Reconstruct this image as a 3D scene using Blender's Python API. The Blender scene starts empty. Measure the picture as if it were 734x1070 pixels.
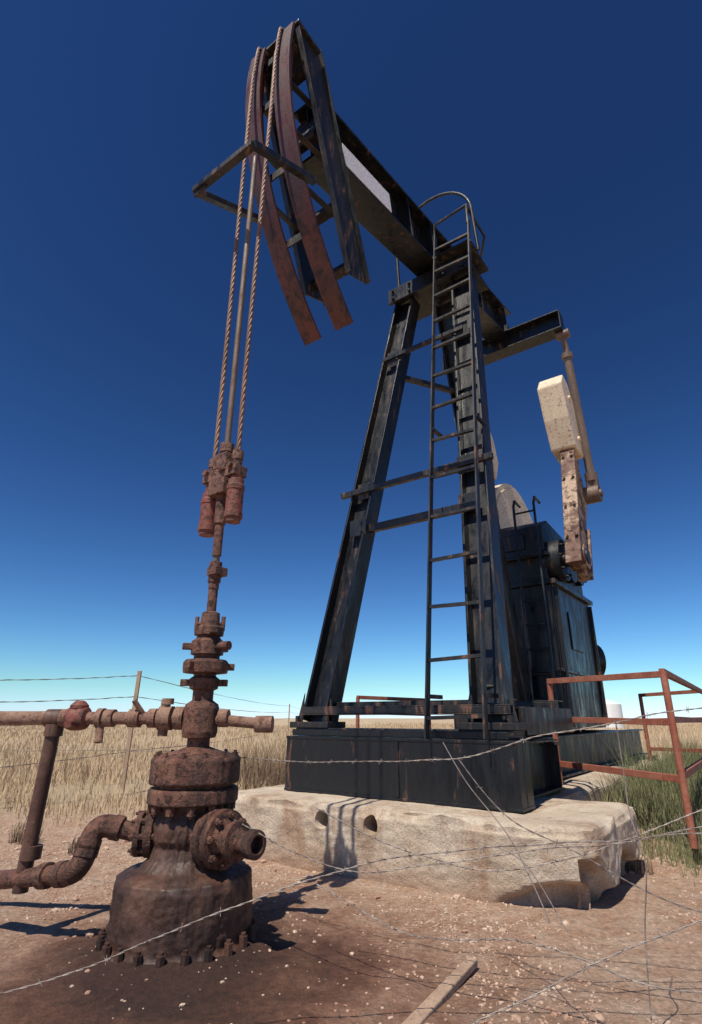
import bpy, bmesh, math, random
import numpy as np
from mathutils import Vector, Matrix, noise
random.seed(7); np.random.seed(7)
scene=bpy.context.scene
scene.view_settings.view_transform='Standard'
scene.view_settings.look='None'
scene.view_settings.exposure=0
col=scene.collection
# ---------- frames ----------
R=Vector((.579,.815,0)).normalized(); L=Vector((R.y,-R.x,0)); Z=Vector((0,0,1))
O=Vector((-.811,3.190,0))
def P(r,l,z): return O+R*r+L*l+Z*z
# ---------- node helpers ----------
def newmat(name):
    m=bpy.data.materials.new(name); m.use_nodes=True
    nt=m.node_tree; b=nt.nodes['Principled BSDF']
    return m,nt,b
def N(nt,t,**k):
    n=nt.nodes.new(t)
    for a,v in k.items(): setattr(n,a,v)
    return n
def coords(nt,scale=(1,1,1)):
    tc=N(nt,'ShaderNodeTexCoord'); mp=N(nt,'ShaderNodeMapping'); mp.inputs['Scale'].default_value=scale
    nt.links.new(tc.outputs['Object'],mp.inputs['Vector']); return mp.outputs['Vector']
def nz(nt,vec,scale,detail=6,rough=.6,dist=0):
    n=N(nt,'ShaderNodeTexNoise'); n.inputs['Scale'].default_value=scale; n.inputs['Detail'].default_value=detail
    n.inputs['Roughness'].default_value=rough; n.inputs['Distortion'].default_value=dist
    nt.links.new(vec,n.inputs['Vector']); return n.outputs['Fac']
def ramp(nt,fac,stops):
    r=N(nt,'ShaderNodeValToRGB'); e=r.color_ramp.elements
    while len(e)<len(stops): e.new(.5)
    for i,(p,c) in enumerate(stops):
        e[i].position=p
        if not hasattr(c,'__len__'): c=(c,c,c)
        e[i].color=(*c,1)
    nt.links.new(fac,r.inputs['Fac']); return r.outputs['Color']
def mix(nt,fac,a,b,mode='MIX'):
    m=N(nt,'ShaderNodeMix'); m.data_type='RGBA'; m.blend_type=mode
    for s,v in ((0,fac),(6,a),(7,b)):
        if isinstance(v,(int,float)): m.inputs[s].default_value=v
        elif isinstance(v,tuple): m.inputs[s].default_value=(*v,1)
        else: nt.links.new(v,m.inputs[s])
    return m.outputs[2]
def bump(nt,b,h,strength,dist=.01):
    bp=N(nt,'ShaderNodeBump'); bp.inputs['Strength'].default_value=strength; bp.inputs['Distance'].default_value=dist
    nt.links.new(h,bp.inputs['Height']); nt.links.new(bp.outputs['Normal'],b.inputs['Normal'])
def metal(name,base,alt,spot,t_alt=(.45,.6),t_spot=(.6,.68),rough=(.45,.8),sc=6,bs=.35,streak=True,metallic=0.0,bd=.01,extra=None):
    m,nt,b=newmat(name); v=coords(nt); vs=coords(nt,(1,1,.22) if streak else (1,1,1))
    n1=nz(nt,vs,sc,7,.65); n2=nz(nt,vs,sc*3.7,7,.7,.4); n3=nz(nt,v,sc*14,4,.7)
    f1=ramp(nt,n1,[(t_alt[0],0.),(t_alt[1],1.)]); f2=ramp(nt,n2,[(t_spot[0],0.),(t_spot[1],1.)])
    c=mix(nt,f1,base,alt); c=mix(nt,f2,c,spot)
    if extra:
        n4=nz(nt,coords(nt,(1.3,1.3,.35)),1.7,9,.72,.6); c=mix(nt,ramp(nt,n4,[(extra[1],0.),(extra[2],1.)]),c,extra[0])
    g=ramp(nt,n3,[(.3,.72),(.7,1.25)]); c=mix(nt,1.0,c,g,'MULTIPLY')
    nt.links.new(c,b.inputs['Base Color'])
    rr=ramp(nt,n2,[(.35,rough[0]),(.7,rough[1])]); nt.links.new(rr,b.inputs['Roughness'])
    b.inputs['Metallic'].default_value=metallic
    h=mix(nt,.5,n3,n2); bump(nt,b,h,bs,bd); return m
M={}
M['black']=metal('black_paint',(.006,.007,.009),(.016,.017,.019),(.14,.062,.035),(.48,.78),(.59,.68),(.22,.7),3,.22,extra=((.085,.042,.026),.60,.74))
M['blackdust']=metal('dusty_black_paint',(.010,.011,.013),(.036,.032,.028),(.18,.085,.05),(.45,.74),(.56,.67),(.28,.8),3,.3,extra=((.10,.055,.034),.57,.72))
M['rust']=metal('oily_rust',(.14,.050,.029),(.26,.12,.072),(.034,.017,.012),(.4,.65),(.48,.61),(.36,.9),9,.9,False,bd=.02,extra=((.042,.020,.014),.49,.63))
M['rustdark']=metal('dark_oily_rust',(.080,.034,.022),(.17,.085,.052),(.30,.17,.10),(.42,.68),(.62,.73),(.38,.95),6,.45,False,bd=.012,extra=((.022,.012,.009),.45,.60))
M['rustlight']=metal('dusty_rust',(.22,.11,.072),(.36,.22,.15),(.09,.04,.027),(.4,.65),(.52,.66),(.6,.95),9,.8,False,bd=.02)
M['redface']=metal('red_primer_worn',(.105,.024,.016),(.055,.018,.013),(.022,.012,.010),(.4,.62),(.48,.64),(.35,.75),4,.35)
M['redpaint']=metal('red_paint_worn',(.24,.055,.036),(.18,.07,.047),(.07,.03,.02),(.42,.6),(.48,.6),(.5,.85),8,.5,False)
M['railrust']=metal('rust_pipe',(.28,.08,.045),(.36,.14,.085),(.11,.042,.026),(.4,.65),(.56,.68),(.6,.9),8,.4,False)
M['cream']=metal('cream_paint_worn',(.74,.61,.44),(.62,.48,.32),(.20,.085,.04),(.48,.72),(.56,.65),(.45,.8),5,.3,False)
M['armrust']=metal('rusty_cream_arm',(.13,.055,.033),(.42,.29,.19),(.055,.026,.018),(.47,.56),(.50,.62),(.5,.85),3.2,.4,False)
M['grey']=metal('greased_steel',(.12,.085,.062),(.20,.14,.10),(.12,.055,.032),(.4,.65),(.52,.68),(.4,.8),9,.3,True,0)
M['cable']=metal('wire_rope',(.19,.10,.062),(.30,.175,.11),(.07,.035,.025),(.4,.65),(.55,.7),(.45,.7),9,.3,True,.1)
M['wire']=metal('galvanised_wire',(.36,.31,.27),(.20,.15,.12),(.14,.07,.045),(.4,.65),(.58,.7),(.4,.6),9,.2,False,.3)
M['white']=metal('white_paint',(.84,.83,.80),(.76,.74,.70),(.45,.36,.28),(.5,.8),(.66,.74),(.4,.6),3,.1)
M['wood']=metal('weathered_wood',(.42,.29,.20),(.33,.22,.15),(.2,.13,.09),(.4,.65),(.55,.7),(.8,.95),9,.7,False)
# concrete
m,nt,b=newmat('stained_concrete'); v=coords(nt); vs=coords(nt,(1,1,.35))
n1=nz(nt,v,2.2,8,.6); n2=nz(nt,vs,3.0,9,.68,.3); n3=nz(nt,v,70,5,.7); n4=nz(nt,v,9,8,.7); n5=nz(nt,v,1.1,10,.7,.8); n7=nz(nt,v,22,7,.75)
c=mix(nt,ramp(nt,n1,[(.35,0.),(.65,1.)]),(.52,.41,.30),(.65,.55,.425))
c=mix(nt,ramp(nt,n2,[(.50,0.),(.64,.85)]),c,(.36,.215,.13))
c=mix(nt,ramp(nt,n5,[(.53,0.),(.66,.65)]),c,(.31,.215,.15))
c=mix(nt,ramp(nt,n4,[(.58,0.),(.70,.75)]),c,(.19,.14,.105))
c=mix(nt,ramp(nt,n7,[(.58,0.),(.69,.65)]),c,(.22,.165,.12))
sz=N(nt,'ShaderNodeSeparateXYZ'); nt.links.new(v,sz.inputs[0])
c=mix(nt,ramp(nt,sz.outputs['Z'],[(.0,.75),(.16,0.)]),c,(.38,.23,.145))
c=mix(nt,1.0,c,ramp(nt,n3,[(.3,.76),(.7,1.15)]),'MULTIPLY')
nt.links.new(c,b.inputs['Base Color']); b.inputs['Roughness'].default_value=.92
bump(nt,b,mix(nt,.5,n3,n7),.8,.025); M['concrete']=m
# ground
m,nt,b=newmat('dirt_ground'); v=coords(nt)
n1=nz(nt,v,.9,9,.62); n2=nz(nt,v,5,9,.7); n3=nz(nt,v,34,7,.75); nf=nz(nt,v,.06,7,.6); n6=nz(nt,v,1.9,9,.7,.7)
gravel=mix(nt,ramp(nt,n2,[(.38,0.),(.66,1.)]),(.52,.315,.20),(.70,.51,.37))
soil=mix(nt,ramp(nt,n2,[(.38,0.),(.66,1.)]),(.22,.085,.043),(.40,.19,.11))
def distnode(cx,cy):
    vm=N(nt,'ShaderNodeVectorMath',operation='DISTANCE'); nt.links.new(v,vm.inputs[0]); vm.inputs[1].default_value=(cx,cy,0); return vm.outputs['Value']
def math2(op,a,bv):
    q=N(nt,'ShaderNodeMath',operation=op)
    for i,x in enumerate((a,bv)):
        if isinstance(x,(int,float)): q.inputs[i].default_value=x
        else: nt.links.new(x,q.inputs[i])
    return q.outputs[0]
dd=math2('ADD',distnode(-.70,2.65),math2('MULTIPLY',n6,1.8))
fs=ramp(nt,math2('MULTIPLY',dd,.25),[(.35,1.),(.64,0.)])
c=mix(nt,fs,gravel,soil)
d2=math2('ADD',distnode(-.76,2.85),math2('MULTIPLY',n6,1.2))
c=mix(nt,ramp(nt,math2('MULTIPLY',d2,.5),[(.46,.92),(.74,0.)]),c,(.055,.023,.015))
far=mix(nt,ramp(nt,nf,[(.4,0.),(.6,1.)]),(.56,.43,.27),(.46,.35,.22))
sx=N(nt,'ShaderNodeSeparateXYZ'); nt.links.new(v,sx.inputs[0])
yy=math2('ADD',sx.outputs['Y'],math2('MULTIPLY',n1,2.5))
c=mix(nt,ramp(nt,math2('MULTIPLY',yy,.1),[(.74,0.),(.90,1.)]),c,far)
c=mix(nt,1.0,c,ramp(nt,n3,[(.32,.55),(.7,1.35)]),'MULTIPLY')
nt.links.new(c,b.inputs['Base Color']); b.inputs['Roughness'].default_value=.97
bump(nt,b,mix(nt,.35,n3,n2),1.0,.06); M['ground']=m
def leafmat(name,a,c2,c3):
    m,nt,b=newmat(name); v=coords(nt); n1=nz(nt,v,1.3,5,.6); n2=nz(nt,v,40,3,.6)
    c=mix(nt,ramp(nt,n1,[(.35,0.),(.65,1.)]),a,c2); c=mix(nt,ramp(nt,n2,[(.45,0.),(.62,.8)]),c,c3)
    nt.links.new(c,b.inputs['Base Color']); b.inputs['Roughness'].default_value=.85
    return m
M['straw']=leafmat('dry_straw',(.66,.51,.32),(.52,.38,.23),(.38,.25,.15))
M['green']=leafmat('green_grass',(.16,.18,.075),(.29,.26,.13),(.08,.105,.04))
M['brownweed']=leafmat('brown_weed',(.24,.16,.10),(.16,.105,.065),(.34,.24,.15))
m,nt,b=newmat('gravel_stone'); v=coords(nt)
n1=nz(nt,v,7,3,.5); n2=nz(nt,v,90,3,.6)
c=mix(nt,ramp(nt,n1,[(.4,0.),(.6,1.)]),(.36,.205,.135),(.56,.42,.31)); c=mix(nt,1.0,c,ramp(nt,n2,[(.3,.7),(.7,1.2)]),'MULTIPLY')
nt.links.new(c,b.inputs['Base Color']); b.inputs['Roughness'].default_value=.9; M['stone']=m

# ---------- mesh builder ----------
class MB:
    def __init__(s): s.v=[]; s.f=[]; s.sm=[]
    def add(s,vs,fs,smooth=False):
        o=len(s.v); s.v+= [tuple(x) for x in vs]
        for f in fs: s.f.append([i+o for i in f]); s.sm.append(smooth)
    def hexa(s,c):
        s.add(c,[(0,3,2,1),(4,5,6,7),(0,1,5,4),(1,2,6,5),(2,3,7,6),(3,0,4,7)])
    def bar(s,p0,p1,w,h,up=Z,w1=None,h1=None):
        p0=Vector(p0);p1=Vector(p1); d=(p1-p0).normalized(); sd=d.cross(up)
        if sd.length<1e-4: sd=d.cross(Vector((1,0,0)))
        sd.normalize(); u=sd.cross(d).normalized()
        w1=w if w1 is None else w1; h1=h if h1 is None else h1
        c=[]
        for p,ww,hh in ((p0,w,h),(p1,w1,h1)):
            c+=[p-sd*ww/2-u*hh/2,p+sd*ww/2-u*hh/2,p+sd*ww/2+u*hh/2,p-sd*ww/2+u*hh/2]
        s.hexa(c)
    def ibeam(s,p0,p1,w,h,tf=.02,tw=.015,up=Z):
        p0=Vector(p0);p1=Vector(p1); d=(p1-p0).normalized(); sd=d.cross(up).normalized(); u=sd.cross(d).normalized()
        o=u*(h/2-tf/2)
        s.bar(p0+o,p1+o,w,tf,up); s.bar(p0-o,p1-o,w,tf,up); s.bar(p0,p1,tw,h-2*tf+.001,up)
    def chan(s,p0,p1,w,h,t=.012,up=Z,side=1):
        p0=Vector(p0);p1=Vector(p1); d=(p1-p0).normalized(); sd=d.cross(up).normalized(); u=sd.cross(d).normalized()
        o=u*(h/2-t/2)
        s.bar(p0+o,p1+o,w,t,up); s.bar(p0-o,p1-o,w,t,up)
        q=sd*side*(w/2-t/2); s.bar(p0+q,p1+q,t,h-2*t+.001,up)
    def cyl(s,p0,p1,r,r1=None,n=20,cap=True,smooth=True):
        p0=Vector(p0);p1=Vector(p1); r1=r if r1 is None else r1
        d=(p1-p0).normalized(); a=d.orthogonal().normalized(); bb=d.cross(a)
        vs=[]
        for p,rr in ((p0,r),(p1,r1)):
            for i in range(n):
                t=2*math.pi*i/n; vs.append(p+(a*math.cos(t)+bb*math.sin(t))*rr)
        fs=[(i,(i+1)%n,n+(i+1)%n,n+i) for i in range(n)]
        s.add(vs,fs,smooth)
        if cap:
            s.add(vs[:n],[tuple(range(n))[::-1]]); s.add(vs[n:],[tuple(range(n))])
    def lathe(s,base,axis,prof,n=40):
        base=Vector(base); d=Vector(axis).normalized(); a=d.orthogonal().normalized(); bb=d.cross(a)
        for (r0,h0),(r1,h1) in zip(prof[:-1],prof[1:]):
            if abs(h0-h1)<1e-6 and abs(r0-r1)<1e-6: continue
            vs=[]
            for rr,hh in ((r0,h0),(r1,h1)):
                for i in range(n):
                    t=2*math.pi*i/n
                    vs.append(base+d*hh+(a*math.cos(t)+bb*math.sin(t))*max(rr,1e-4))
            s.add(vs,[(i,(i+1)%n,n+(i+1)%n,n+i) for i in range(n)],True)
    def crust(s,base,prof,n=180,step=.007,amp=.006):
        base=Vector(base); pts=[]
        for (r0,h0),(r1,h1) in zip(prof[:-1],prof[1:]):
            ln=math.hypot(r1-r0,h1-h0); k=max(1,int(ln/step))
            for j in range(k): t=j/k; pts.append((r0+(r1-r0)*t,h0+(h1-h0)*t))
        pts.append(prof[-1]); vs=[]
        for (rr,hh) in pts:
            for i in range(n):
                t=2*math.pi*i/n; x,y=math.cos(t),math.sin(t)
                k=noise.noise((x*2.2,y*2.2,hh*5))*1.1+noise.noise((x*7,y*7,hh*14+3))*.8+noise.noise((x*20,y*20,hh*48+9))*.5
                k+=max(0,noise.noise((x*9,y*9,hh*1.6+5)))*1.6
                q=max(rr+amp*k*min(1,rr/.1),1e-4)
                vs.append(base+Vector((x*q,y*q,hh+amp*.5*noise.noise((x*8,y*8,hh*20)))))
        m_=len(pts)
        s.add(vs,[(j*n+i,j*n+(i+1)%n,(j+1)*n+(i+1)%n,(j+1)*n+i) for j in range(m_-1) for i in range(n)],True)
    def bolts(s,base,axis,rad,count,br,h0,h1,ph=0):
        base=Vector(base); d=Vector(axis).normalized(); a=d.orthogonal().normalized(); bb=d.cross(a)
        for i in range(count):
            t=2*math.pi*i/count+ph; q=base+(a*math.cos(t)+bb*math.sin(t))*rad
            s.cyl(q+d*h0,q+d*h1,br,n=6,smooth=False)
            s.cyl(q+d*(h0-.012),q+d*(h1+.012),br*.55,n=8,smooth=False)
    def tube(s,pts,r,n=10,cap=True):
        pts=[Vector(p) for p in pts]; rings=[]; prev=None
        for i,p in enumerate(pts):
            d=(pts[min(i+1,len(pts)-1)]-pts[max(i-1,0)]).normalized()
            a=d.orthogonal().normalized() if prev is None else (prev-d*prev.dot(d)).normalized()
            prev=a; bb=d.cross(a)
            rr=r[i] if hasattr(r,'__len__') else r
            rings.append([p+(a*math.cos(2*math.pi*k/n)+bb*math.sin(2*math.pi*k/n))*rr for k in range(n)])
        vs=[x for g in rings for x in g]; fs=[]
        for i in range(len(rings)-1):
            for k in range(n): fs.append((i*n+k,i*n+(k+1)%n,(i+1)*n+(k+1)%n,(i+1)*n+k))
        s.add(vs,fs,True)
        if cap: s.add(rings[0],[tuple(range(n))[::-1]]); s.add(rings[-1],[tuple(range(n))])
    def prism(s,poly,ext):
        poly=[Vector(p) for p in poly]; ext=Vector(ext); n=len(poly)
        vs=poly+[p+ext for p in poly]
        s.add(vs,[tuple(range(n))[::-1],tuple(range(n,2*n))]+[(i,(i+1)%n,n+(i+1)%n,n+i) for i in range(n)])
    def make(s,name,mat,parent=None,bevel=0.0):
        me=bpy.data.meshes.new(name); me.from_pydata(s.v,[],s.f); me.update()
        me.polygons.foreach_set('use_smooth',s.sm)
        me.materials.append(M[mat] if isinstance(mat,str) else mat)
        bm=bmesh.new(); bm.from_mesh(me); bmesh.ops.recalc_face_normals(bm,faces=bm.faces); bm.to_mesh(me); bm.free()
        ob=bpy.data.objects.new(name,me); col.objects.link(ob)
        if parent: ob.parent=parent
        if bevel>0:
            md=ob.modifiers.new('bevel','BEVEL'); md.width=bevel; md.segments=2; md.limit_method='ANGLE'; md.angle_limit=math.radians(50)
        return ob
def empty(name):
    e=bpy.data.objects.new(name,None); col.objects.link(e); return e
def smoothpts(pts,sub=8):
    pts=[Vector(p) for p in pts]; out=[]
    for i in range(len(pts)-1):
        p0=pts[max(i-1,0)];p1=pts[i];p2=pts[i+1];p3=pts[min(i+2,len(pts)-1)]
        for k in range(sub):
            t=k/sub; out.append(.5*((2*p1)+(p2-p0)*t+(2*p0-5*p1+4*p2-p3)*t*t+(3*p1-p0-3*p2+p3)*t**3))
    out.append(pts[-1]); return out
def fillet(pts,rad,n=6):
    pts=[Vector(p) for p in pts]; out=[pts[0]]
    for i in range(1,len(pts)-1):
        a=(pts[i-1]-pts[i]).normalized(); b2=(pts[i+1]-pts[i]).normalized()
        s0=pts[i]+a*rad; s1=pts[i]+b2*rad
        for k in range(n+1):
            t=k/n; out.append((1-t)**2*s0+2*t*(1-t)*pts[i]+t*t*s1)
    out.append(pts[-1]); return out
def sst(a,b,x):
    t=min(1,max(0,(x-a)/(b-a))); return t*t*(3-2*t)
# ---------- ground ----------
def gz(x,y):
    z=.20*sst(4.3,5.6,y)*sst(.9,2.2,x)
    z+=.035*noise.noise((x*.7,y*.7,0))
    z+=.012*noise.noise((x*4,y*4,3))+.003*noise.noise((x*13,y*13,5))
    z+=.10*noise.noise((x*.08,y*.08,7))*sst(8,20,y)
    d=math.hypot(x+.88,y-3.09); z+=(.05+.02*noise.noise((x*7,y*7,1)))*math.exp(-(d/.5)**2)
    return z
def axis(lo,hi,c,fine,grow):
    pos=[c]; st=fine
    while pos[-1]<hi: pos.append(pos[-1]+st); st*=grow if pos[-1]-c>3.2 else 1
    neg=[c]; st=fine
    while neg[-1]>lo: neg.append(neg[-1]-st); st*=grow if c-neg[-1]>3.2 else 1
    return sorted(set(neg[1:]+pos))
xs=axis(-1500,1500,0,.03,1.06); ys=axis(-60,2500,3.5,.03,1.06)
vs=[(x,y,gz(x,y)) for y in ys for x in xs]; nx=len(xs)
fs=[(j*nx+i,j*nx+i+1,(j+1)*nx+i+1,(j+1)*nx+i) for j in range(len(ys)-1) for i in range(nx-1)]
me=bpy.data.meshes.new('ground'); me.from_pydata(vs,[],fs); me.polygons.foreach_set('use_smooth',[True]*len(fs)); me.materials.append(M['ground'])
col.objects.link(bpy.data.objects.new('ground',me))
# ---------- gravel (one object) ----------
def rocks(name,mat,n,sampler,size):
    bm=bmesh.new(); bmesh.ops.create_icosphere(bm,subdivisions=1,radius=1); bv=np.array([v.co[:] for v in bm.verts]); bf=np.array([[v.index for v in f.verts] for f in bm.faces]); bm.free()
    V=[];F=[];o=0
    for i in range(n):
        x,y=sampler(); s=size()
        q=bv*(1+np.random.uniform(-.28,.28,(len(bv),1)))*np.array([s,s*random.uniform(.6,1),s*random.uniform(.4,.75)])
        a=random.uniform(0,6.3); ca,sa=math.cos(a),math.sin(a)
        q=np.stack([q[:,0]*ca-q[:,1]*sa,q[:,0]*sa+q[:,1]*ca,q[:,2]],1)+np.array([x,y,gz(x,y)+s*.1])
        V.append(q);F.append(bf+o);o+=len(bv)
    V=np.concatenate(V);F=np.concatenate(F)
    me=bpy.data.meshes.new(name); me.from_pydata(V.tolist(),[],F.tolist()); me.materials.append(M[mat])
    ob=bpy.data.objects.new(name,me); col.objects.link(ob); return ob
def samp_g():
    while True:
        x=random.uniform(-3.5,4); y=random.uniform(1.6,6.6)
        k=noise.noise((x*1.1,y*1.1,5))
        w=.2 if math.hypot(x+.75,y-2.75)<1.2 else 1.0
        if random.random()<w*(.5+k): return x,y
rocks('gravel','stone',24000,samp_g,lambda: random.choice([.003,.004,.004,.005,.006,.007,.009,.012]) if random.random()<.992 else random.uniform(.015,.034))
# ---------- grass ----------
def blades(name,mat,pts,parent=None):
    V=[];F=[];o=0
    for (x,y,z,h,w) in pts:
        a=random.uniform(0,6.28); lx,ly=math.cos(a)*h*random.uniform(.05,.6),math.sin(a)*h*random.uniform(.05,.6)
        b2=random.uniform(0,6.28); wx,wy=math.cos(b2)*w/2,math.sin(b2)*w/2
        V+=[(x-wx,y-wy,z-.02),(x+wx,y+wy,z-.02),(x+lx*.45+wx*.7,y+ly*.45+wy*.7,z+h*.6),(x+lx*.45-wx*.7,y+ly*.45-wy*.7,z+h*.6),(x+lx,y+ly,z+h)]
        F+=[(o,o+1,o+2,o+3),(o+3,o+2,o+4)]; o+=5
    me=bpy.data.meshes.new(name); me.from_pydata(V,[],F); me.materials.append(M[mat])
    ob=bpy.data.objects.new(name,me); col.objects.link(ob)
    if parent: ob.parent=parent
    return ob
pts=[]
while len(pts)<80000:
    t=random.random(); y=5.4+ (t**2.4)*75; x=random.uniform(-1.05,.95)*(y*1.0+2)
    if y<8.6 and random.random()>sst(5.0,8.6,y+1.6*noise.noise((x,y,1))): continue
    if noise.noise((x*.5,y*.5,9))<-.2 and random.random()<.7: continue
    rel=Vector((x,y,0))-O; rr=rel.dot(R); ll=rel.dot(L)
    if -1.5<ll<3.2 and rr<11: continue
    h=random.uniform(.10,.30)*(1+.9*noise.noise((x*.45,y*.45,2)))*sst(4.4,9,y)
    pts.append((x,y,gz(x,y),h,.004+.001*y))
blades('dry_grass_field','straw',pts)
pts=[]
while len(pts)<46000:
    y=random.uniform(4.1,10); x=random.uniform(1.8,8)
    rel=Vector((x,y,0))-O; rr=rel.dot(R); ll=rel.dot(L)
    if ll<1.10 or (rr<2.85 and ll<1.75): continue
    if rr<2.2: continue
    if y<4.6+.7*noise.noise((x*1.5,y,4)) and random.random()<.75: continue
    k=noise.noise((x*1.6,y*1.6,11))
    if k<-.35: continue
    pts.append((x,y,gz(x,y),random.uniform(.08,.34)*(1.1+1.5*k)*(.55+.45*sst(4.2,5.4,y)),.006))
blades('green_grass_patch','green',pts)
pts=[]
for cx,cy,n,hh in ((-1.25,8.4,700,.85),(-.95,7.9,500,.65),(-1.7,8.6,400,.6),(-.6,7.6,450,.6),(1.95,4.45,80,.14),(-2.2,4.9,90,.14),(2.3,4.1,60,.12),(-1.7,5.6,120,.2),(-2.9,5.4,160,.2),(-.9,5.6,90,.14),(-1.3,5.0,50,.1)):
    for i in range(n):
        a=random.uniform(0,6.28); q=random.random()**.6*.30*hh/.5; x=cx+q*math.cos(a); y=cy+q*math.sin(a)
        pts.append((x,y,gz(x,y),random.uniform(.35,1)*hh,.007))
blades('dry_weed_clump','brownweed',pts)
# ---------- concrete pads ----------
def pad(name,r0,r1,l0,l1,z0,z1,cuts,amp,chamf=0):
    bm=bmesh.new(); bmesh.ops.create_cube(bm,size=1)
    bmesh.ops.subdivide_edges(bm,edges=bm.edges,cuts=cuts,use_grid_fill=True)
    for v in bm.verts:
        x,y,z=v.co.x+.5,v.co.y+.5,v.co.z+.5
        r=r0+(r1-r0)*x; l=l0+(l1-l0)*y; zz=z0+(z1-z0)*z
        ex=min(x,1-x)*(r1-r0); ey=min(y,1-y)*(l1-l0); ez=(1-z)*(z1-z0)
        e=sorted((ex,ey,ez))[:2]
        if chamf and l>l1-chamf and r<r0+chamf: r+= max(0,(l-(l1-chamf)))*.35*(1-x)
        if e[1]<.06:
            k=(.06-e[1])*.35*(1+2.2*noise.noise((r*7,l*7,zz*7))); zz-=k if ez<.06 else 0; r+=(k if x<.5 else -k) if ex<.06 else 0; l+=(k if y<.5 else -k) if ey<.06 else 0
        n=amp*(noise.noise((r*2.5,l*2.5,zz*3))+.45*noise.noise((r*9,l*9,zz*9))+.35*noise.noise((r*25,l*25,zz*25)))
        if x<.02: r+=n
        if y<.02: l+=n
        if y>.98: l-=n
        if z>.98: zz+=n*.5
        if chamf:
            if x<.02:
                kk=sst(.9,1.35,l); edge=.03+.13*kk+.08*noise.noise((l*6,3,0))
                r+=.16*kk*(1-sst(edge-.05,edge,zz))*(.8+.6*noise.noise((l*9,zz*9,4)))
            if y>.98:
                edge=.20+.18*noise.noise((r*3.1,7,0))
                l-=.22*(1-sst(edge-.05,edge,zz))*(.7+.7*noise.noise((r*7,zz*7,2)))
        v.co=P(r,l,zz)
    bmesh.ops.recalc_face_normals(bm,faces=bm.faces)
    me=bpy.data.meshes.new(name); bm.to_mesh(me); bm.free(); me.materials.append(M['concrete'])
    ob=bpy.data.objects.new(name,me); col.objects.link(ob); return ob
cp=pad('concrete_pad',1.33,2.66,-1.45,1.56,-.12,.42,56,.016,.35)
for l in (-.30,.12):
    bm=bmesh.new(); bmesh.ops.create_cone(bm,cap_ends=True,segments=28,radius1=.062,radius2=.052,depth=.4)
    me=bpy.data.meshes.new('cutter')
    rot=R.to_track_quat('Z','Y').to_matrix().to_4x4()
    for v in bm.verts:
        q=rot@v.co; v.co=P(1.50,l,.32)+q*(1+.12*noise.noise(q*14))
    bm.to_mesh(me); bm.free(); me.materials.append(M['concrete'])
    co=bpy.data.objects.new('cutter',me); col.objects.link(co)
    md=cp.modifiers.new('hole','BOOLEAN'); md.operation='DIFFERENCE'; md.object=co; md.solver='EXACT'
    bpy.context.view_layer.objects.active=cp; cp.select_set(True)
    bpy.ops.object.modifier_apply(modifier='hole'); bpy.data.objects.remove(co,do_unlink=True)
pad('concrete_pad',2.72,9.4,-.95,.95,-.15,.40,20,.008)
# ---------- pumpjack ----------
pj=empty('pumpjack')
b=MB()
b.ibeam(P(1.85,-1.05,.64),P(1.85,1.05,.64),.24,.43,.022,.02)
b.bar(P(1.742,-1.047,.64),P(1.742,1.047,.64),.012,.425)
for l in (-1.04,1.04): b.bar(P(1.74,l,.64),P(1.97,l,.64),.012,.42)
for l in (-.80,.80): b.ibeam(P(1.98,l,.63),P(3.1,l,.63),.2,.40)
for l in (-.5,.5): b.ibeam(P(1.98,l,.62),P(9.1,l,.62),.2,.40)
for r in (3.1,4.6,6.9,9.0): b.ibeam(P(r,-.9 if r<4 else -.5,.61),P(r,.9 if r<4 else .5,.61),.16,.38)
b.bar(P(1.76,-1.0,.885),P(1.76,.98,.885),.02,.05)
b.bar(P(1.728,.1,.45),P(1.728,.1,.83),.012,.02,up=L)
b.make('base_frame','black',pj,.004)
b=MB()
b.bar(P(1.93,-1.02,.90),P(1.93,1.0,.90),.22,.04)
b.chan(P(1.90,-.98,1.06),P(1.90,.98,1.06),.1,.07)
b.chan(P(2.05,-.95,1.10),P(2.05,.95,1.10),.08,.07)
b.chan(P(3.0,.0,1.02),P(3.0,1.0,1.02),.16,.25)
b.bar(P(2.1,.95,.98),P(3.3,.95,.98),.1,.2)
for l in (-.87,.80):
    b.bar(P(1.94,l-.22,.945),P(1.94,l+.22,.945),.26,.05)
    for k in (-.17,.17): b.cyl(P(1.86,l+k,.97),P(1.86,l+k,1.02),.022,n=6,smooth=False)
    for k in (-.15,.15): b.prism([P(1.90,l+k,.97),P(1.90,l+k*1.4,.97),P(1.92,l+k,1.22)],R*.015)
b.make('foot_plates','blackdust',pj,.004)
TL=P(3.05,-.40,6.25);TR=P(3.05,.42,6.25);BL=P(1.95,-.86,.96);BR=P(1.95,.80,.96)
b=MB()
b.ibeam(BL,TL,.20,.27,.022,.016,up=L); b.ibeam(BR,TR,.20,.27,.022,.016,up=L)
BK=P(4.75,.02,.85); TK=P(3.35,.02,6.25); b.ibeam(BK,TK,.22,.26,.02,.015,up=L)
b.make('samson_post','black',pj,.003)
def lp(a,c,z): t=(z-a.z)/(c.z-a.z); return a+(c-a)*t
b=MB()
off=R*-.12
z=3.30; b.bar(lp(BL,TL,z)+off-L*.26,lp(BR,TR,z)+off+L*.22,.05,.06)
b.chan(lp(BL,TL,2.86)+L*.14,lp(BR,TR,2.86)-L*.14,.06,.08)
b.bar(lp(BL,TL,5.2)+off-L*.1,lp(BR,TR,5.2)+off,.04,.05)
b.bar(lp(BR,TR,4.2),lp(BK,TK,4.2),.06,.06); b.bar(lp(BL,TL,5.0),lp(BK,TK,5.0),.06,.06)
b.bar(lp(BR,TR,1.2),lp(BK,TK,2.8),.07,.07)
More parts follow.
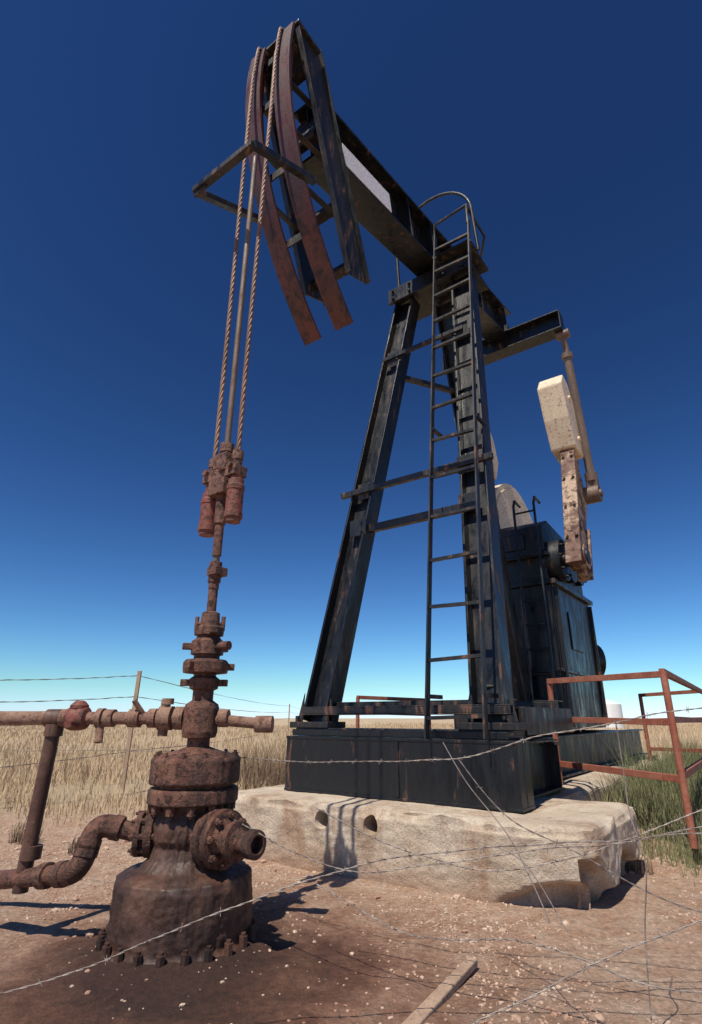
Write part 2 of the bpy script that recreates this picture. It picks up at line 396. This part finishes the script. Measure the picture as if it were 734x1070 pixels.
for zz in (2.86,3.30,5.2):
    for (a,c_,sg) in ((BL,TL,1),(BR,TR,-1)):
        q=lp(a,c_,zz)-R*.104
        b.bar(q-Z*.09+L*.05*sg,q+Z*.09+L*.05*sg,.012,.20,up=L)
        for k in (-.05,.05): b.cyl(q+Z*k+L*.1*sg-R*.005,q+Z*k+L*.1*sg-R*.025,.014,n=6,smooth=False)
b.make('cross_braces','blackdust',pj,.003)
b=MB()
b.bar(P(2.86,-.58,6.28),P(2.86,.60,6.28),.05,.22)
b.bar(P(3.15,-.56,6.30),P(3.15,.58,6.30),.62,.05)
b.bar(P(3.15,-.3,6.42),P(3.15,.3,6.42),.34,.2)
b.cyl(P(3.2,-.42,6.55),P(3.2,.42,6.55),.13)
for l in (-.36,.36): b.bar(P(3.2,l-.07,6.45),P(3.2,l+.07,6.45),.36,.26)
for l in (-.5,-.25,.25,.5):
    for q in (6.22,6.34): b.cyl(P(2.80,l,q),P(2.86,l,q),.02,n=6,smooth=False)
b.make('saddle_bearing','black',pj,.004)
b=MB()
A0=P(.52,0,6.30); A1=P(5.75,0,7.36)
b.ibeam(A0,A1,.34,.62,.028,.02)
dv=(A1-A0).normalized(); un=L.cross(dv).normalized()
if un.z<0: un=-un
for t in (.25,1.7,2.3,2.9,3.9,5.0):
    q=A0+dv*t
    for s_ in (-1,1): b.bar(q+L*.088*s_-un*.278,q+L*.088*s_+un*.278,.012,.15,up=L)
b.make('walking_beam','black',pj,.004)
b=MB()
q0=A0+dv*.30+L*.175-un*.16; q1=A0+dv*1.18+L*.175-un*.16
b.bar(q0,q1,.006,.24,up=un); b.make('sign_panel','white',pj)
b=MB()
b.ibeam(P(5.45,-1.02,6.88),P(5.45,1.02,6.88),.26,.34,.022,.018)
b.bar(P(5.45,-.2,7.08),P(5.45,.2,7.08),.3,.12)
for l in (-1.02,1.02): b.bar(P(5.33,l,6.88),P(5.57,l,6.88),.015,.335)
b.make('equalizer','black',pj,.004)
for s_ in (-1,1):
    l=1.0*s_ if s_>0 else -.78
    b=MB()
    T=P(5.5,l,6.72); Bm=P(5.95,l,4.10)
    b.cyl(lp(Bm,T,4.35),lp(Bm,T,6.35),.062,n=18); b.cyl(lp(Bm,T,6.3),lp(Bm,T,6.62),.045,n=14)
    b.cyl(lp(Bm,T,6.28),lp(Bm,T,6.36),.085,n=14); b.cyl(lp(Bm,T,4.3),lp(Bm,T,4.42),.09,n=14)
    b.cyl(P(5.5,l-.1,6.68),P(5.5,l+.1,6.68),.07)
    b.make('pitman_arm','grey',pj,.002)
    b=MB(); b.cyl(P(5.95,l-.14*s_,4.10),P(5.95,l+.08*s_,4.10),.13,n=24); b.cyl(P(5.95,l+.08*s_,4.10),P(5.95,l+.11*s_,4.10),.06,n=12)
    b.bar(P(5.95,l,4.10),lp(Bm,T,4.42),.12,.16,up=L)
    b.make('wrist_pin_bearing','grey',pj,.005)
    b=MB(); lc=.82 if s_>0 else -.55
    C0=(5.2,2.98); C1=(5.82,5.15); dx,dz=C1[0]-C0[0],C1[1]-C0[1]; ln=math.hypot(dx,dz); dx/=ln;dz/=ln; px,pz=dz,-dx
    def cp_(t,w): return (C0[0]+dx*t+px*w, C0[1]+dz*t+pz*w)
    poly=[cp_(-.20,-.2),cp_(-.20,.22),cp_(-.05,.30),cp_(.6,.30),cp_(1.05,.46),cp_(1.30,.46),cp_(1.6,.20),cp_(2.15,.14),cp_(2.15,-.2),cp_(1.7,-.22),cp_(.6,-.26),cp_(-.1,-.26)]
    b.prism([P(a,lc-.05,c) for a,c in poly],L*.10)
    for e0,e1 in ((cp_(-.2,-.24),cp_(1.9,-.21)),(cp_(-.2,.26),cp_(.6,.3))):
        b.bar(P(e0[0],lc,e0[1]),P(e1[0],lc,e1[1]),.05,.20,up=L)
    b.cyl(P(5.2,lc-.1,2.98),P(5.2,lc+.11,2.98),.17,n=24)
    for k in (.5,.9,1.3): q=cp_(k,0); b.cyl(P(q[0],lc-.07,q[1]),P(q[0],lc+.07,q[1]),.07,n=16)
    for k in (.2,.7,1.2,1.6):
        q=cp_(k,-.27); b.cyl(P(q[0],lc-.06,q[1]),P(q[0]-.03,lc-.06,q[1]),.022,n=6,smooth=False); b.cyl(P(q[0],lc+.06,q[1]),P(q[0]-.03,lc+.06,q[1]),.022,n=6,smooth=False)
    b.make('crank_arm','armrust',pj,.008)
    b=MB()
    poly=[cp_(1.70,-.28),cp_(1.76,.12),cp_(2.15,.18),cp_(2.48,-.05),cp_(2.76,-.52),cp_(2.74,-.74),cp_(2.48,-.84),cp_(2.05,-.56)]
    b.prism([P(a,lc-.22,c) for a,c in poly],L*.36)
    for k in ((1.95,-.12),(2.45,-.5)):
        q=cp_(*k); b.cyl(P(q[0],lc+.13,q[1]),P(q[0],lc+.17,q[1]),.045,n=6,smooth=False)
    b.make('counterweight','cream',pj,.04)
# gearbox
b=MB()
b.bar(P(4.95,0,1.75),P(6.75,0,1.75),1.0,1.75)
b.bar(P(4.9,0,2.66),P(6.8,0,2.66),1.12,.06)
b.bar(P(4.9,0,1.55),P(6.8,0,1.55),1.06,.04)
for l in (-.45,.45): b.bar(P(4.93,l,.9),P(4.93,l,2.6),.03,.06,up=L)
for r in (5.0,6.7): b.bar(P(r,.515,.9),P(r,.515,2.6),.02,.08,up=L)
b.bar(P(5.5,.512,2.1),P(6.1,.512,2.1),.01,.5)
for r in (5.3,5.7,6.1,6.5): b.cyl(P(r,.5,2.69),P(r,.5,2.73),.025,n=6,smooth=False)
b.make('gearbox_pedestal','black',pj,.01)
b=MB()
poly=[(4.95,2.69),(6.7,2.69),(6.7,3.1),(6.45,3.42),(5.9,3.52),(5.2,3.58),(4.95,3.45)]
b.prism([P(a,-.46,c) for a,c in poly],L*.92)
b.bar(P(4.85,0,3.02),P(6.8,0,3.02),1.06,.05)
for s_ in (-1,1):
    b.cyl(P(5.2,.42*s_,2.98),P(5.2,.64*s_,2.98),.28,n=28); b.bolts(P(5.2,.64*s_,2.98),L*s_,.23,8,.022,0,.02)
    b.cyl(P(5.9,.42*s_,3.02),P(5.9,.56*s_,3.02),.2,n=24); b.cyl(P(6.4,.42*s_,3.02),P(6.4,.54*s_,3.02),.15,n=20)
    b.cyl(P(5.2,.6*s_,2.98),P(5.2,(.95 if s_>0 else .7)*s_,2.98),.1,n=20)
for r in (5.1,5.5,6.1,6.5):
    for l in (-.5,.5): b.cyl(P(r,l,2.98),P(r,l,3.08),.02,n=6,smooth=False)
b.bar(P(5.3,-.2,3.60),P(5.8,-.2,3.60),.3,.05)
b.bar(P(4.93,-.2,3.25),P(4.93,.2,3.25),.02,.22)
b.make('gearbox','black',pj,.012)
b=MB()
for l in (.16,.44):
    b.tube([P(4.74,l,.95),P(4.78,l,3.72),P(4.84,l,3.82),P(5.05,l,3.80)],.018,n=8)
for i in range(9): z=1.2+i*.3; b.cyl(P(4.76,.16,z),P(4.76,.44,z),.014,n=8)
b.make('gearbox_ladder','black',pj)
b=MB(); b.bar(P(7.2,-.3,1.3),P(8.3,-.3,1.3),.6,.9); b.cyl(P(7.7,-.7,1.95),P(8.5,.1,1.95),.3)
b.make('motor','black',pj,.01)
b=MB(); b.cyl(P(6.95,-.72,3.75),P(6.95,-.54,3.75),1.2,n=56); b.cyl(P(6.95,-.54,3.75),P(6.95,-.52,3.75),1.1,n=56)
b.bar(P(6.95,-.63,.60),P(6.95,-.63,2.7),.3,.16)
b.make('belt_guard','cream',pj,.01)
# ladder
b=MB()
lb0=P(1.66,.40,.86);lb1=P(1.66,.86,.86);lt0=P(2.72,.22,6.75);lt1=P(2.72,.68,6.75)
for a,c in ((lb0,lt0),(lb1,lt1)): b.bar(a,c,.014,.06,up=R)
n=14
for i in range(n):
    t=(i+.35)/n; j=Z*random.uniform(-.012,.012); b.bar(lb0+(lt0-lb0)*t+j,lb1+(lt1-lb1)*t-j,.035,.026)
for t in (.05,.48,.93):
    for a,c in ((lb0,lt0),(lb1,lt1)): q=a+(c-a)*t; b.bar(q,q+R*.22,.03,.03)
b.make('ladder','blackdust',pj)
b=MB()
pts=[]
for i in range(25):
    a=math.pi*i/24; pts.append(P(2.85,.12-.56*math.cos(a),7.02+.58*math.sin(a)))
b.tube([P(2.9,-.44,6.35)]+pts+[P(2.9,.70,6.4)],.02,n=8)
b.tube([P(2.72,.66,6.7),P(2.72,.66,7.0),P(3.3,.66,7.0),P(3.3,.5,6.4)],.018,n=8)
b.tube([P(2.72,.21,6.7),P(2.72,.21,6.95),P(2.72,.66,7.0)],.018,n=8)
b.bar(P(2.7,.42,6.42),P(3.3,.42,6.42),.5,.02)
b.make('platform_hoop','blackdust',pj)
# horsehead
PC=(3.25,6.45);RH=3.30; ZT=6.84; ZB=4.14
def arc(z,rad=RH): return PC[0]-math.sqrt(max(rad*rad-(z-PC[1])**2,0))
def arcp(a,rad): return (PC[0]-rad*math.cos(a), PC[1]-rad*math.sin(a))
a0=-math.asin((ZT-PC[1])/RH); a1=math.asin((PC[1]-ZB)/RH)
NA=40
b=MB()
for (l0,l1) in ((-.265,-.085),(.085,.265)):
    for i in range(NA):
        t0=a0+(a1-a0)*i/NA; t1=a0+(a1-a0)*(i+1)/NA
        q=[arcp(t0,RH),arcp(t0,RH-.024),arcp(t1,RH-.024),arcp(t1,RH)]
        vs=[P(x,l0,z) for x,z in q]+[P(x,l1,z) for x,z in q]
        f=[(0,1,2,3),(4,5,6,7),(1,2,6,5),(3,0,4,7)]
        if i==0: f.append((0,1,5,4))
        if i==NA-1: f.append((2,3,7,6))
        b.add(vs,f)
b.make('horsehead_face','redface',pj)
b=MB()
for lm in (-.175,.175):
    dp=.13
    for i in range(NA):
        t0=a0+(a1-a0)*i/NA; t1=a0+(a1-a0)*(i+1)/NA
        q=[arcp(t0,RH-.02),arcp(t0,RH-dp),arcp(t1,RH-dp),arcp(t1,RH-.02)]
        vs=[P(x,lm-.007,z) for x,z in q]+[P(x,lm+.007,z) for x,z in q]
        b.add(vs,[(0,1,2,3),(4,5,6,7),(1,2,6,5),(3,0,4,7),(0,1,5,4),(2,3,7,6)])
b.make('horsehead_track_web','redface',pj)
b=MB()
zt=6.93
def rbk(z): return .20+(zt-z)/(zt-4.72)*.80
for s_ in (-1,1):
    l=.25*s_
    b.chan(P(rbk(zt),l,zt),P(rbk(4.72),l,4.72),.05,.34,.014,up=R,side=-s_)
    for z in (6.7,6.2,5.7,5.2):
        b.bar(P(arc(z)+.03,.17*s_,z),P(rbk(z),.2*s_,z+.06),.05,.012)
for z in (6.7,6.1,5.4,4.85):
    b.bar(P(rbk(z),-.24,z),P(rbk(z),.24,z),.1,.05); b.bar(P(arc(z)+.08,-.17,z),P(arc(z)+.08,.17,z),.012,.09)
b.bar(P(.02,0,6.92),P(.34,0,6.92),.56,.03)
b.bar(P(.40,0,5.95),P(.62,0,6.70),.36,.03,up=R)
b.make('horsehead_frame','blackdust',pj,.002)
b=MB()
A=P(-.36,-.34,4.84);B=P(-.36,.30,4.84);C=P(.30,.30,5.16);D=P(.30,-.34,5.16)
for a,c in ((A,B),(B,C),(A,D)): b.bar(a,c,.055,.05)
b.bar(A+Vector((0,0,-.02)),A+(B-A)*.2,.02,.1)
b.make('cable_guard','blackdust',pj,.002)
# ---------- bridle cables & rod ----------
rw=-.085
WX=P(rw,0,0)
def rope(b,l):
    path=[P(rw,l,2.52)]
    z=2.52
    while z<6.42: z+=.02; path.append(P(rw,l*(1+.25*sst(2.6,6.3,z)),z))
    k=0
    while True:
        k+=1; a=-k*.006; x,zz=arcp(a,RH+.026)
        if zz>6.83: break
        path.append(P(x,l*1.25,zz))
    path.append(P(arcp(a,RH)[0]+.15,l*1.25,6.96))
    for ph in range(4):
        pts=[]
        s_=0
        for i,p in enumerate(path):
            if i: s_+=(path[i]-path[i-1]).length
            a=2*math.pi*(s_/.22+ph/4)
            pts.append(p+(L*math.cos(a)+R*math.sin(a))*.0085)
        b.tube(pts,.0082,n=6)
b=MB(); rope(b,-.11); rope(b,.11); b.make('bridle_cable','cable',pj)
b=MB(); b.cyl(WX+Z*1.5,WX+Z*5.25,.019,n=12); b.make('polished_rod','grey',pj)
b=MB()
b.cyl(WX+Z*1.74,WX+Z*1.86,.038,n=8); b.cyl(WX+Z*1.70,WX+Z*1.74,.03); b.cyl(WX+Z*1.50,WX+Z*1.70,.027)
b.bar(WX-L*.02+Z*1.80,WX+L*.06+Z*1.80,.09,.05)
b.cyl(WX+Z*1.9,WX+Z*2.1,.027)
b.bar(WX-L*.15+Z*2.42,WX+L*.15+Z*2.42,.10,.07); b.bar(WX-L*.07+Z*2.33,WX+L*.07+Z*2.33,.12,.1)
b.bar(WX-L*.06+Z*2.51,WX+L*.06+Z*2.51,.1,.1); b.cyl(WX+Z*2.1,WX+Z*2.6,.035,n=12)
b.cyl(WX+Z*2.58,WX+Z*2.64,.045,n=8)
for s_ in (-1,1):
    q=WX+L*.11*s_; b.cyl(q+Z*2.36,q+Z*2.55,.03,n=12); b.cyl(q+Z*2.50,q+Z*2.56,.036,n=8)
    b.cyl(q-R*.07+Z*2.45,q+R*.07+Z*2.45,.02,n=8)
for k in range(5): 
    q=WX+Vector((random.uniform(-.06,.06),random.uniform(-.05,0),2.3+k*.07)); b.cyl(q,q+Vector((.03,-.06,0)),.016,n=6,smooth=False)
b.make('carrier_bar','rust',pj,.004)
b=MB()
for s_,dz in ((-1,-.02),(1,.02)):
    q=WX+L*.115*s_+Z*dz
    b.lathe(q,Z,[(.0,2.07),(.045,2.07),(.045,2.09),(.055,2.095),(.055,2.13),(.051,2.133),(.051,2.27),(.055,2.273),(.055,2.30),(.048,2.31),(.048,2.34),(.035,2.35),(.035,2.40),(0,2.40)],24)
b.make('load_cylinder','redpaint',pj,.002)
# ---------- wellhead ----------
wh=empty('wellhead'); wc=Vector((WX.x,WX.y,0))
b=MB()
b.crust(wc,[(.340,-.10),(.345,.03),(.328,.045),(.322,.06),(.322,.27),(.312,.30),(.27,.316),(.22,.33),(.18,.37),(.165,.42),(.178,.45),(.178,.50),(.17,.53),(.155,.56),(.17,.60),(.02,.60)],180,.007,.008)
b.bolts(wc,Z,.345,22,.02,.0,.075); b.make('casing_head','rustdark',wh,.0)
b=MB()
b.crust(wc,[(.10,.60),(.213,.602),(.222,.608),(.222,.662),(.212,.672),(.19,.674),(.19,.688),(.218,.69),(.224,.70),(.224,.80),(.216,.814),(.19,.822),(.10,.845),(.06,.86)],140,.006,.0022)
b.bolts(wc,Z,.195,12,.022,.565,.60); b.bolts(wc,Z,.20,12,.018,.81,.828,.2)
b.make('tubing_head_flange','rust',wh,.0)
b=MB()
b.lathe(wc,Z,[(.058,.84),(.058,.90),(.085,.905),(.092,.93),(.092,1.05),(.085,1.07),(.055,1.09),(.055,1.14),(.075,1.15),(.08,1.20),(.06,1.215),(.06,1.225),(.118,1.232),(.122,1.25),(.122,1.285),(.11,1.30),(.07,1.305),(.07,1.325),(.088,1.33),(.09,1.40),(.07,1.415),(.06,1.43),(.08,1.435),(.082,1.475),(.055,1.49),(.05,1.56),(.03,1.57),(0,1.57)],32)
for a,zz,rr in ((0.2,1.265,.13),(2.3,1.265,.13),(4.3,1.265,.13),(.8,1.37,.1),(3.6,1.37,.11),(2.0,1.455,.1),(5.2,1.455,.1),(3.4,1.18,.1),(.1,1.18,.1)):
    d=Vector((math.cos(a),math.sin(a),0)); b.bar(wc+Z*zz+d*rr*.5,wc+Z*zz+d*(rr+.025),.035,.035)
for a,zz in ((0,1.50),(3.14,1.50)):
    d=Vector((math.cos(a),math.sin(a),0)); b.cyl(wc+Z*zz+d*.04,wc+Z*(zz+.0)+d*.075,.012,n=6); b.cyl(wc+Z*(zz-.04)+d*.075,wc+Z*(zz+.04)+d*.075,.012,n=8)
b.cyl(wc+Z*1.37+Vector((.06,-.05,0)),wc+Z*1.37+Vector((.14,-.09,0)),.025,n=10)
b.make('stuffing_box','rust',wh,.003)
b=MB(); od=Vector((.80,-.60,0)).normalized(); ob_=wc+Z*.465
b.lathe(ob_,od,[(.09,.10),(.09,.17),(.125,.172),(.128,.18),(.128,.215),(.12,.22),(.09,.222),(.09,.235),(.125,.237),(.125,.275),(.09,.28),(.07,.30),(.07,.33),(.085,.335),(.085,.365),(.06,.37),(.046,.38),(.046,.44),(.06,.445),(.06,.485),(.04,.49),(.035,.487),(.035,.44),(0,.44)],28)
b.bolts(ob_,od,.103,8,.017,.15,.30); b.make('casing_valve','rust',wh,.0)
b=MB(); od=Vector((-1,-.10,0)).normalized()
b.lathe(ob_,od,[(.08,.10),(.08,.16),(.105,.165),(.105,.20),(.08,.205),(.08,.22),(.10,.225),(.10,.25),(.055,.26),(0,.26)],28)
b.bolts(ob_,od,.088,8,.014,.15,.26)
f0=wc+Z*1.0; dl=Vector((-1,.06,0)).normalized(); vq=f0+dl*.80
e0=ob_+od*.24; e1=ob_+od*.46+Z*.05; e2=e1+Vector((-.02,-.05,-.20)); e3=Vector((vq.x-.02,vq.y-.0,.26)); e3=e3+(e3-e2).normalized()*.25
path=fillet([e0,e1,e2,e3],.085,8); b.tube(path,.042,n=18)
for q,d in ((e1+(e0-e1).normalized()*.11,(e0-e1)),(e1+(e2-e1).normalized()*.09,(e2-e1)),(e2+(e1-e2).normalized()*.085,(e1-e2)),(e2+(e3-e2).normalized()*.11,(e3-e2)),(e2+(e3-e2).normalized()*.22,(e3-e2))):
    d=d.normalized(); b.cyl(q-d*.022,q+d*.022,.056,n=18)
b.tube(fillet([e1+(e0-e1).normalized()*.11,e1,e1+(e2-e1).normalized()*.09],.08,8),.051,n=18)
b.tube(fillet([e2+(e1-e2).normalized()*.085,e2,e2+(e3-e2).normalized()*.11],.08,8),.051,n=18)
b.make('casing_outlet_pipe','rust',wh)
b=MB()
b.cyl(f0,f0+dl*.85,.033,n=20); b.cyl(f0,f0-dl*.36+Vector((0,.0,-.03)),.028,n=18)
q=f0-dl*.36+Vector((0,0,-.03)); b.cyl(q+dl*.06,q-dl*.03,.042,n=16); b.cyl(f0-dl*.1,f0-dl*.15,.045,n=16)
for t,rr,w in ((.11,.06,.05),(.19,.062,.07),(.26,.05,.04),(.36,.048,.06),(.50,.046,.05),(.55,.052,.03),(.74,.048,.05)):
    b.cyl(f0+dl*(t-w/2),f0+dl*(t+w/2),rr,n=12)
b.cyl(f0+dl*.20+Z*-.09,f0+dl*.20+Z*.09,.026,n=10); b.cyl(f0+dl*.19+Z*.07,f0+dl*.19+Z*.10,.035,n=6)
b.cyl(f0+dl*.55,f0+dl*.55+Vector((.02,-.03,-.12)),.022,n=8); b.cyl(f0+dl*.30,f0+dl*.36+Vector((0,-.05,.09)),.014,n=8)
b.cyl(f0+dl*.80,f0+dl*1.9,.036,n=18)
b.make('flow_line','rustlight',wh)
b=MB(); vp=f0+dl*.68
b.lathe(vp,dl,[(.034,-.06),(.055,-.05),(.063,-.02),(.063,.02),(.055,.05),(.034,.06)],20)
b.lathe(vp,Z,[(.03,.02),(.04,.03),(.05,.05),(.05,.065),(.03,.085),(.02,.09),(0,.09)],8); b.cyl(vp+Vector((0,-.03,-.02)),vp+Vector((0,-.1,-.03)),.02,n=8)
b.make('flow_valve','redpaint',wh)
b=MB()
b.cyl(vq+Z*.02,vq-Z*.80+Vector((-.02,.0,0)),.036,n=18); b.cyl(vq+Z*-.03,vq-Z*.09,.046,n=16); b.cyl(vq-dl*.05,vq+dl*.05,.046,n=16); b.cyl(vq-Z*.60,vq-Z*.66,.048,n=16)
b.make('drop_pipe','rustdark',wh)
# ---------- guard railing ----------
def railing(name,posts,zb,heights,parentname,mat,r=.026):
    e=empty(parentname)
    b=MB()
    for (x,y) in posts:
        b.cyl((x,y,zb-.1),(x+.01,y,zb+heights[-1]+.01),r*1.05,n=12)
    for h in heights:
        for a,c in zip(posts[:-1],posts[1:]):
            b.bar((a[0],a[1],zb+h+.01),(c[0],c[1],zb+h-.01),r*1.6,r*1.9)
    b.make(name,mat,e,.002)
railing('pipes',[(1.90,5.80),(2.41,4.55),(4.7,7.9),(4.3,8.9)],.22,[.36,.76,1.12],'guard_railing','railrust')
railing('pipes',[(-.05,6.2),(.75,6.55)],0.0,[.6,1.05,1.2],'guard_railing.001','railrust',.02)
# ---------- background fence ----------
fe=empty('barbed_wire_fence')
b=MB(); fp=[(-6.5,4.2),(-3.37,8.56),(-3.75,30.),(-5,70.)]
for x,y in [(-3.37,8.56),(-3.75,30.),(-4.1,52.)]:
    b.bar((x,y,gz(x,y)-.2),(x+.02,y,gz(x,y)+1.68),.055,.04,up=Vector((0,1,0)))
b.make('posts','wood',fe,.003)
def barbed(b,pts,r=.0022,barb=.12,sub=10):
    p=smoothpts(pts,sub)
    for i,q in enumerate(p): p[i]=q+Vector((noise.noise((q.x*5,q.y*5,1)),0,noise.noise((q.x*5,q.y*5,2))))*.007
    for ph in (0,1):
        pp=[]; s_=0
        for i,q in enumerate(p):
            if i: s_+=(p[i]-p[i-1]).length
            a=2*math.pi*s_/.09+ph*math.pi; pp.append(q+Vector((0,math.cos(a),math.sin(a)))*r*1.1)
        b.tube(pp,r,n=5)
    s_=0;nxt=barb
    if barb:
        for i in range(1,len(p)):
            s_+=(p[i]-p[i-1]).length
            if s_>nxt:
                nxt+=barb*random.uniform(.85,1.15)
                for k in range(2):
                    d=Vector((random.uniform(-1,1),random.uniform(-.5,.5),random.uniform(-1,1))).normalized()
                    b.cyl(p[i]-d*.013,p[i]+d*.013,r*.7,n=4)
def dens(a,c,sag,n):
    a=Vector(a);c=Vector(c); return [a+(c-a)*(i/n)-Z*sag*4*(i/n)*(1-i/n) for i in range(n+1)]
b=MB()
for h,h0 in ((.55,.5),(1.0,1.0),(1.30,1.22),(1.60,1.40)):
    for a,c in zip(fp[:-1],fp[1:]):
        barbed(b,dens((a[0],a[1],h0 if a[0]<-6 else h),(c[0],c[1],h),.10,24),.0035,0,2)
b.make('wires','wire',fe)
fw=empty('barbed_wire_fence.001')
b=MB()
W1=[(-1.9,2.2,.02),(-1.065,2.2,.19),(-.571,2.2,.355),(-.109,2.2,.50),(.24,2.2,.56),(.61,2.2,.584),(1.16,2.2,.617),(2.2,2.2,.7)]
W2=[(-2.6,3.9,.80),(-1.28,3.6,.815),(-.375,3.0,.80),(.095,2.7,.82),(.42,2.6,.836),(.74,2.5,.925),(1.03,2.4,.98),(1.31,2.3,1.037),(2.2,2.2,1.1)]
W3=[(-.95,3.35,.66),(-.665,3.0,.565),(-.13,2.6,.433),(.233,2.5,.455),(.66,2.4,.53),(1.02,2.4,.556),(1.27,2.4,.6),(2.3,2.4,.75)]
W6=[(.2,2.0,.12),(.45,2.0,.22),(1.0,2.0,.41),(1.9,2.0,.6)]
W7=[(-.2,2.9,.30),(.2,2.6,.20),(.6,2.4,.24),(1.05,2.2,.17),(1.6,2.1,.22)]
W8=[(.42,2.6,.836),(.60,2.55,.62),(.86,2.45,.50),(1.15,2.4,.36),(1.6,2.3,.28)]
W9=[(-.2,2.75,.62),(.1,2.7,.50),(.5,2.6,.42),(.9,2.5,.50),(1.5,2.4,.72)]
def resamp(pts):
    p=smoothpts(pts,30); return p[::3]+[p[-1]]
for w in (W1,W2,W3,W6,W7,W8,W9): barbed(b,resamp(w),.0016,.13,3)
b.make('wires','wire',fw)
b=MB()
for w in ([(.36,2.62,.90),(.45,2.58,.74),(.58,2.5,.57),(.64,2.45,.44),(.69,2.4,.30)],[(1.0,2.3,.99),(1.01,2.32,.80),(1.0,2.3,.667),(1.02,2.28,.51),(.99,2.3,.3),(.965,2.3,.05)],[(.45,2.4,.56),(.60,2.35,.50),(.72,2.3,.30)]):
    b.tube(smoothpts(w,10),.0022,n=6)
b.make('wire_stays','wire',fw)
b=MB(); b.bar((.10,2.25,.008),(.48,2.88,.022),.06,.03,w1=.045); b.make('wooden_plank','wood',None,.006)
b=MB(); b.cyl((19,45,0),(19,45,2.0),1.1,n=32); b.lathe((19,45,2.0),Z,[(1.1,0),(.2,.35),(0,.35)],32); b.make('storage_tank','white')
# ---------- light ----------
el=math.radians(60); sx_,sy_=-.50,-.866; nn=math.hypot(sx_,sy_); sx_/=nn; sy_/=nn
az=math.atan2(sx_,sy_)
sd=Vector((sx_*math.cos(el),sy_*math.cos(el),math.sin(el)))
li=bpy.data.lights.new('sun','SUN'); li.energy=5.0; li.angle=math.radians(.5); li.color=(1,.93,.82)
lo=bpy.data.objects.new('sun',li); lo.rotation_euler=(-sd).to_track_quat('-Z','Y').to_euler(); col.objects.link(lo)
w=bpy.data.worlds.new('World'); scene.world=w; w.use_nodes=True; nt=w.node_tree
bg=nt.nodes['Background']; sk=nt.nodes.new('ShaderNodeTexSky'); sk.sky_type='NISHITA'; sk.sun_disc=False
sk.sun_elevation=el; sk.sun_rotation=az; sk.air_density=1.0; sk.dust_density=.1; sk.ozone_density=1.6; sk.altitude=600
s1=nt.nodes.new('ShaderNodeVectorMath'); s1.operation='SCALE'; s1.inputs['Scale'].default_value=.1
g=nt.nodes.new('ShaderNodeGamma'); g.inputs['Gamma'].default_value=1.72
s2=nt.nodes.new('ShaderNodeVectorMath'); s2.operation='MULTIPLY'; s2.inputs[1].default_value=(7.4,10.3,12.0)
sp=nt.nodes.new('ShaderNodeSeparateXYZ'); cb=nt.nodes.new('ShaderNodeCombineXYZ')
def mm(op,a,v):
    q=nt.nodes.new('ShaderNodeMath'); q.operation=op; nt.links.new(a,q.inputs[0])
    if isinstance(v,float): q.inputs[1].default_value=v
    else: nt.links.new(v,q.inputs[1])
    return q.outputs[0]
nt.links.new(sk.outputs[0],s1.inputs[0]); nt.links.new(s1.outputs[0],g.inputs[0]); nt.links.new(g.outputs[0],s2.inputs[0]); nt.links.new(s2.outputs[0],sp.inputs[0])
G=sp.outputs[1]
nt.links.new(mm('MINIMUM',sp.outputs[0],mm('MULTIPLY',G,.95)),cb.inputs[0]); nt.links.new(G,cb.inputs[1]); nt.links.new(mm('MAXIMUM',sp.outputs[2],mm('MULTIPLY',G,1.10)),cb.inputs[2])
nt.links.new(cb.outputs[0],bg.inputs[0])
bg.inputs[1].default_value=.13
# ---------- camera ----------
cd=bpy.data.cameras.new('camera'); cam=bpy.data.objects.new('camera',cd); col.objects.link(cam); scene.camera=cam
cam.location=(0,0,1.0); cam.rotation_euler=(math.radians(90+20.7),0,0)
cd.sensor_fit='VERTICAL'; cd.sensor_height=37.54; cd.sensor_width=25.7; cd.lens=20; cd.shift_x=-.0103; cd.clip_start=.05; cd.clip_end=6000
